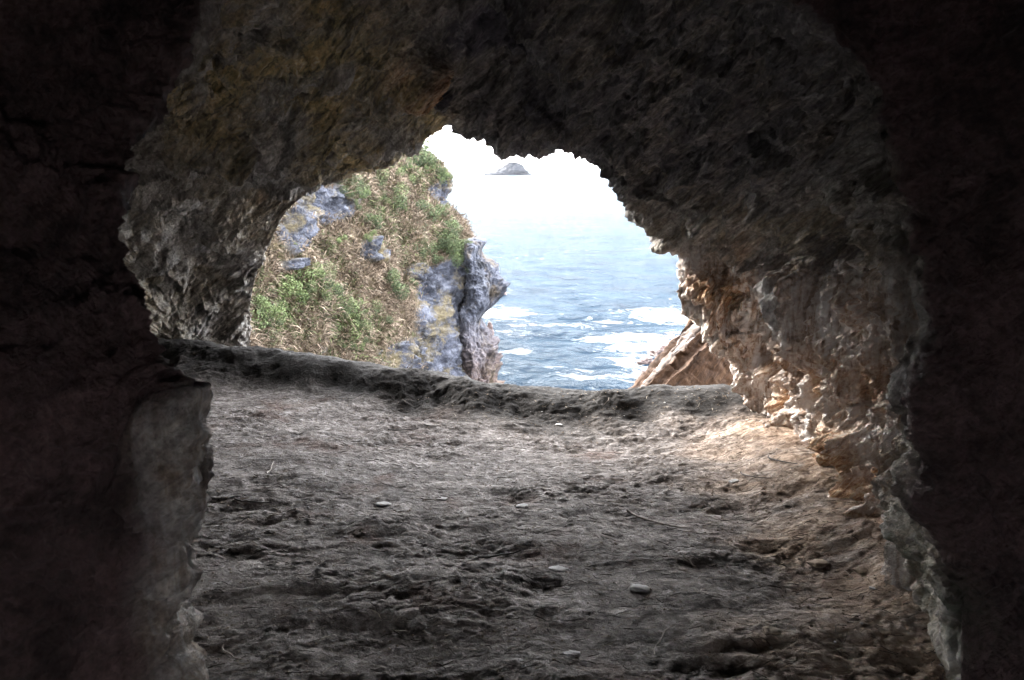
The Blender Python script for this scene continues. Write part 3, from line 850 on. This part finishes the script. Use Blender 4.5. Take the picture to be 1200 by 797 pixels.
MW = kk.out(kk.ramp(kk.noise(1.3, None, 7, .7), [(.35, (.020, .013, .014)), (.6, (.09, .06, .055)), (.75, (.17, .13, .12))]), kk.noise(2.5, None, 6, .7), .2, .8)
sea_rock(588, 349, 9, 9, "small dark rock in foam just right of the rock stack")
sea_rock(597, 354, 8, 3, "tiny flat rock awash beyond the dark rock near the stack")
sea_rock(573, 408, 12, 32, "jagged brown rock leaning on the foot of the rock stack", 1)
sea_rock(572, 432, 14, 22, "reddish brown low rock at the waterline below the rock stack")
sea_rock(786, 396, 16, 7, "dark rock awash in white surf above the tilted slab")
sea_rock(798, 402, 20, 9, "broad dark rock in surf behind the tilted slab")
sea_rock(757, 430, 22, 12, "purplish brown rock at the waterline left of the tilted slab")
sea_rock(762, 448, 26, 20, "large purplish rock below the tilted slab at the cove edge")
sea_rock(774, 420, 26, 16, "brown rock rising behind the tilted slab above the surf")

# distant island
ki = M("island_rock", .9)
MI = ki.out(ki.ramp(ki.noise(.05, None, 6, .7), [(.35, (.002, .003, .006)), (.65, (.006, .008, .014))]))
c = P(600, 203, 1300)
yI = 1300.0
isl = []
for z, xl, xrr in [(-6, 566, 622), (0, 568, 621), (2.0, 571, 619), (4.5, 582, 618), (9.0, 587, 615), (14.0, 592, 610), (17.5, 597, 605), (18.2, 600, 602)]:
    a_ = (xl - 600) / F * yI; b_ = (xrr - 600) / F * yI
    isl.append(((a_ + b_) / 2, yI, SEA + z, (b_ - a_) / 2, max(3, 26 - z)))
io = blob_rock("island", isl, MI, 1.8, .08, 80, 8)
tag(io, "small hazy blue island on the horizon with a low spit on its left", "island")

# ------------------------------------------------------------------ tilted rock slab outside, right of the opening
ks = M("slab_rock", .85)
sb = ks.mapping((0, .78, 0), (1.0, 1.0, 8))
s1 = ks.noise(2.0, sb, 8, .68, .5); s2 = ks.noise(9, None, 7, .7)
cb = ks.ramp(s1, [(.32, (.012, .006, .0035)), (.48, (.045, .021, .010)), (.62, (.075, .040, .021)), (.78, (.11, .075, .05))])
cb = ks.mix(.35, cb, ks.ramp(s2, [(.3, .2), (.7, .8)]), 'OVERLAY')
nz = ks.n.new("ShaderNodeSeparateXYZ"); ks.l.new(ks.geo.outputs["Normal"], nz.inputs[0])
MSL = ks.out(cb, ks.math('ADD', s1, ks.math('MULTIPLY', s2, .5)), .08, .9)
kt = M("skylit_rock", .8)  # paler colour imitates sky light on the upper edges of the beds
MSB = kt.out(kt.ramp(kt.noise(6, None, 7, .7), [(.36, (.035, .020, .012)), (.54, (.085, .065, .055)), (.66, (.17, .165, .17))]), kt.noise(14, None, 6, .7), .03, .8)
slab = bpy.data.objects.new("tilted_slab", None); C.objects.link(slab)
def layer(pa, pb, Y, dpt, thick, back, mat, name, amp):
    """a bed of rock whose upper edge runs from pa to pb and which carries on down to the right; built as a displaced box"""
    A, B = P(*pa, Y), P(*pb, Y + .5)
    al = B - A; L = np.linalg.norm(al); al /= L
    dn = np.cross(al, [0, 1, 0]); dn /= np.linalg.norm(dn)
    if dn[2] > 0: dn = -dn
    bk = np.array([.10, 1, .14]) ; bk /= np.linalg.norm(bk)
    # profile across the bed: back top, front top edge, front face down
    prof = [bk * back + dn * thick, bk * back, bk * back * .5 - dn * .01, bk * 0.0, bk * -.02 + dn * .04, bk * -.05 + dn * thick * .4, bk * -.02 + dn * thick, bk * back + dn * thick]
    pr = crmat(len(prof), [10, 16, 22, 6, 20, 30, 10]) @ np.array(prof)
    ts = np.linspace(-.15, 1.25, 150)
    g = A + al * (ts * L)[:, None, None] + pr[None]
    n = gnormal(g); 
    cen = A + al * (ts * L)[:, None, None] + (bk * back * .5 + dn * thick * .5)
    s_ = np.sign((n * (g - cen)).sum(-1).mean()); n *= s_
    dd = amp * (1.2 * fbm(g * 1.7 + 3, 4, .6) + .9 * facet(g * 4.3) + .4 * fbm(g * 13, 3))
    g = g + n * dd[..., None]
    o = grid_mesh(name, g, mat, None, None, flip=s_ < 0)
    o.parent = slab
    return o
layer((752, 458), (836, 366), 9.7, 0, .09, .20, MSB, "rock_bed", .030)["label"] = "uppermost bed of the tilted slab, coloured pale as if skylit"
layer((764, 460), (841, 380), 9.2, 0, .07, .12, MSB, "rock_bed", .030)["label"] = "second bed of the tilted slab, coloured pale as if skylit"
layer((769, 462), (846, 385), 9.05, 0, 1.5, .14, MSL, "rock_bed", .028)["label"] = "thick orange brown lower bed of the tilted slab"
layer((756, 466), (839, 372), 9.95, 0, 1.5, .45, MSL, "rock_bed", .03)["label"] = "brown bed behind the painted skylit edge of the slab"
tag(slab, "orange brown tilted rock slab with two white edges painted as skylit right of the opening", "rock slab")

# ------------------------------------------------------------------ loose things on the floor
def stone_mesh(seed, n=14):
    r = np.random.default_rng(seed)
    th = np.linspace(0, math.pi, n); ph_ = np.linspace(0, 2 * math.pi, 2 * n)
    g = np.stack([np.sin(th)[:, None] * np.cos(ph_), np.sin(th)[:, None] * np.sin(ph_), np.cos(th)[:, None] + 0 * ph_], -1)
    g = g * (1 + .28 * fbm(g * 1.1 + seed * 7, 3))[..., None]
    g = np.clip(g, -.82, .86)
    g = g * np.array([1, .72, .42]); g[:, -1] = g[:, 0]
    o = grid_mesh("stone", g, MSTN, None, None, flip=True); me = o.data
    bpy.data.objects.remove(o); return me
kz = M("pale_stone", .8)
MSTN = kz.out(kz.ramp(kz.noise(14, None, 6, .7), [(.3, (.20, .19, .18)), (.7, (.46, .45, .45))]), kz.noise(60, None, 5, .7), .01, .6)
kz = M("brown_stone", .85)
MSTB = kz.out(kz.ramp(kz.noise(14, None, 6, .7), [(.3, (.10, .075, .055)), (.7, (.34, .27, .20))]), kz.noise(60, None, 5, .7), .01, .6)
stones = [stone_mesh(k) for k in range(5)]
stonesb = []
for s in stones:
    s2 = s.copy(); s2.materials.clear(); s2.materials.append(MSTB); stonesb.append(s2)
def put_stone(px, py, wpx, label, brown=False, group="loose stones on the cave floor"):
    p_, i, j = on_floor(px, py)
    o = link("stone", (stonesb if brown else stones)[random.randrange(5)])
    r = wpx / 2 * p_.y / F
    o.location = (p_.x, p_.y, floor_z(p_.x, p_.y) - r * .02); o.scale = (r, r * 1.1, r * .6)
    o.rotation_euler = (random.uniform(-.15, .15), random.uniform(-.15, .15), random.uniform(-.6, .6))
    tag(o, label, "stone", group)
put_stone(750, 690, 30, "brightest flat pale stone in the lower middle of the floor")
put_stone(655, 668, 32, "flat pale grey stone left of the brightest stone")
put_stone(612, 594, 18, "small pale stone in the middle of the floor")
put_stone(518, 585, 16, "small pale stone left of centre in mid floor")
put_stone(448, 592, 24, "pale grey stone half way across the floor on the left")
put_stone(860, 565, 14, "small pale stone on the right below the soil lip")
put_stone(668, 768, 30, "dull grey stone close to the bottom edge of the view")
put_stone(655, 498, 10, "tiny pale stone under the middle of the soil lip")
put_stone(1022, 690, 9, "small pale stone at the foot of the right wall", False)
put_stone(1058, 652, 9, "pale stone tucked below the orange hollow of the right wall", False)
put_stone(962, 660, 34, "wide brown stone set in the sandy slope on the right", True)
put_stone(1010, 668, 22, "brown stone near the foot of the right wall", True)
put_stone(905, 742, 26, "brown stone at the bottom right of the floor", True)
put_stone(1035, 742, 24, "brown stone close to the right edge of the floor", True)

# gravel crumbs: stuff
def crumbs(n, label, mat, area, smin, smax, name):
    b = np.array([[1, 0, 0], [-1, 0, 0], [0, 1, 0], [0, -1, 0], [0, 0, 1], [0, 0, -1]], float)
    T = np.array([[0, 2, 4], [2, 1, 4], [1, 3, 4], [3, 0, 4], [2, 0, 5], [1, 2, 5], [3, 1, 5], [0, 3, 5]])
    V, Q = [], []
    x0, x1, y0, y1 = area
    for k in range(n):
        x, y = rng.uniform(x0, x1), rng.uniform(y0, y1) 
        s = smin + (smax - smin) * rng.random()**4
        v = b * (s * (.6 + .6 * rng.random((6, 1)))) * np.array([1.0, 1.0, .6])
        an = rng.random() * 6; c_, s2 = math.cos(an), math.sin(an)
        v = v @ np.array([[c_, s2, 0], [-s2, c_, 0], [0, 0, 1]])
        Q.append(T + 6 * k); V.append(v + np.array([x, y, floor_z(x, y) + s * .15]))
    o = link(name, raw_mesh(name, np.concatenate(V), np.concatenate(Q), mat))
    tag(o, label, "gravel", kind='stuff')
crumbs(9000, "scattered soil crumbs and grit over the cave floor", MSTB, (-2.4, 1.6, 2.1, 6.6), .002, .009, "soil_crumbs")
crumbs(1800, "fine sandy gravel along the foot of the right cave wall", MSTB, (.9, 1.75, 2.2, 5.6), .002, .009, "gravel")
crumbs(700, "pale stone chips among the soil of the cave floor", MSTN, (-2.2, 1.6, 2.1, 6.4), .003, .010, "stone_chips")

# plant litter trodden into the soil: far too many straws to count
def litter(n, mat, area, label, name):
    x0, x1, y0, y1 = area
    V = []
    for k in range(n):
        x, y = rng.uniform(x0, x1), rng.uniform(y0, y1)
        an = rng.normal() * .55 + (math.pi if rng.random() < .5 else 0); L = rng.uniform(.008, .032); wd = rng.uniform(.0007, .0017)
        c_, s2 = math.cos(an), math.sin(an)
        bnd = rng.normal() * .25
        pts = []
        for t in (-1, 0, 1):
            px_, py_ = x + c_ * L * t - s2 * bnd * L * (1 - t * t), y + s2 * L * t + c_ * bnd * L * (1 - t * t)
            pts.append(np.array([px_, py_, floor_z(px_, py_) + .004 + .004 * rng.random()]))
        for p_ in pts:
            V += [p_ + np.array([-s2, c_, 0]) * wd, p_ - np.array([-s2, c_, 0]) * wd, p_ + np.array([0, 0, wd * 1.4])]
    k = np.arange(n)[:, None, None] * 9
    f_ = np.array([[0, 1, 4, 3], [1, 2, 5, 4], [2, 0, 3, 5], [3, 4, 7, 6], [4, 5, 8, 7], [5, 3, 6, 8]])[None]
    o = link(name, raw_mesh(name, np.array(V), (k + f_).reshape(-1, 4), mat))
    tag(o, label, "plant litter", kind='stuff')
kl = M("litter_dark", .9); litter(2600, kl.out((.035, .028, .022)), (-2.4, 1.7, 2.1, 6.6), "dark rotted straw and fibres trodden into the cave floor", "dark_litter")
kl = M("litter_pale", .85); litter(1300, kl.out((.42, .37, .31)), (-2.4, 1.6, 2.1, 6.4), "pale dry straws scattered on the cave floor", "pale_litter")

# twigs
kw = M("dry_twig", .8)
MTW = kw.out(kw.ramp(kw.noise(30, None, 4), [(.3, (.16, .13, .11)), (.7, (.40, .36, .32))]))
kw = M("dark_twig", .8)
MTD = kw.out((.035, .028, .024))
def twig(pa, pb, r, label, mat, bend=.03, lift=.008):
    a_, _, _ = on_floor(*pa); b_, _, _ = on_floor(*pb)
    n = 9; V, Q = [], []
    a_ = np.array(a_); b_ = np.array(b_)
    ax_ = b_ - a_; L = np.linalg.norm(ax_); sd = np.cross(ax_ / L, [0, 0, 1])
    for k in range(n):
        t = k / (n - 1)
        p_ = a_ + ax_ * t + sd * (bend * math.sin(t * 3.1) + .006 * math.sin(t * 9)) 
        z = floor_z(p_[0], p_[1]); p_[2] = max(p_[2], z) + lift
        rr = r * (1 - .55 * t)
        for q_ in range(6):
            an = q_ * math.pi / 3
            V.append(p_ - a_ + sd * math.cos(an) * rr + np.array([0, 0, 1]) * math.sin(an) * rr)
    for k in range(n - 1):
        for q_ in range(6): Q.append((k * 6 + q_, k * 6 + (q_ + 1) % 6, k * 6 + 6 + (q_ + 1) % 6, k * 6 + 6 + q_))
    Q.append((0, 1, 2, 3)); Q.append((0, 3, 4, 5)); e_ = (n - 1) * 6; Q.append((e_ + 3, e_ + 2, e_ + 1, e_)); Q.append((e_ + 5, e_ + 4, e_ + 3, e_))
    o = link("twig", raw_mesh("twig", np.array(V), Q, mat, True)); o.location = a_
    tag(o, label, "twig", "twigs on the cave floor")
twig((312, 556), (318, 541), .005, "short pale curled twig on the left of the floor", MTW, .02)
twig((802, 652), (816, 666), .006, "pale broken stick right of the bright stone", MTW, .01)
twig((275, 586), (318, 590), .005, "thin dark twig lying across the left of the floor", MTD)
twig((868, 556), (905, 562), .005, "dark curved stick near the foot of the right wall", MTD, .05)
twig((735, 600), (810, 622), .006, "thin pale root running right of mid floor", MTW, .05)
twig((900, 538), (935, 545), .006, "dark stub of wood under the right wall", MTD)
twig((455, 505), (490, 503), .006, "dark twig below the soil lip left of centre", MTD)
twig((790, 735), (768, 770), .004, "thin straw at the bottom of the floor right of centre", MTW, .02)
twig((262, 760), (285, 775), .004, "pale straw in the lower left corner of the floor", MTW, .02)
twig((560, 655), (610, 648), .005, "dark twig left of the flat grey stone", MTD, .02)

# ------------------------------------------------------------------ sea haze
hz = bpy.data.materials.new("sea_haze"); hz.use_nodes = True
hn = hz.node_tree.nodes; hn.clear()
ho = hn.new("ShaderNodeOutputMaterial"); hv = hn.new("ShaderNodeVolumePrincipled")
hv.inputs["Color"].default_value = (.93, .96, 1, 1); hv.inputs["Density"].default_value = .000014
hv.inputs["Anisotropy"].default_value = .2
hz.node_tree.links.new(hv.outputs[0], ho.inputs["Volume"])
x_, y0_, y1_, z0_, z1_ = 24000, -40, 7200, -17.0, 16.0
hb = raw_mesh("haze", np.array([[a_, b_, c_] for a_ in (-x_, x_) for b_ in (y0_, y1_) for c_ in (z0_, z1_)]),
              [(0, 1, 3, 2), (4, 6, 7, 5), (0, 4, 5, 1), (2, 3, 7, 6), (0, 2, 6, 4), (1, 5, 7, 3)], hz)
tag(link("haze", hb), "thin bright sea haze over the water", "haze", kind='stuff')
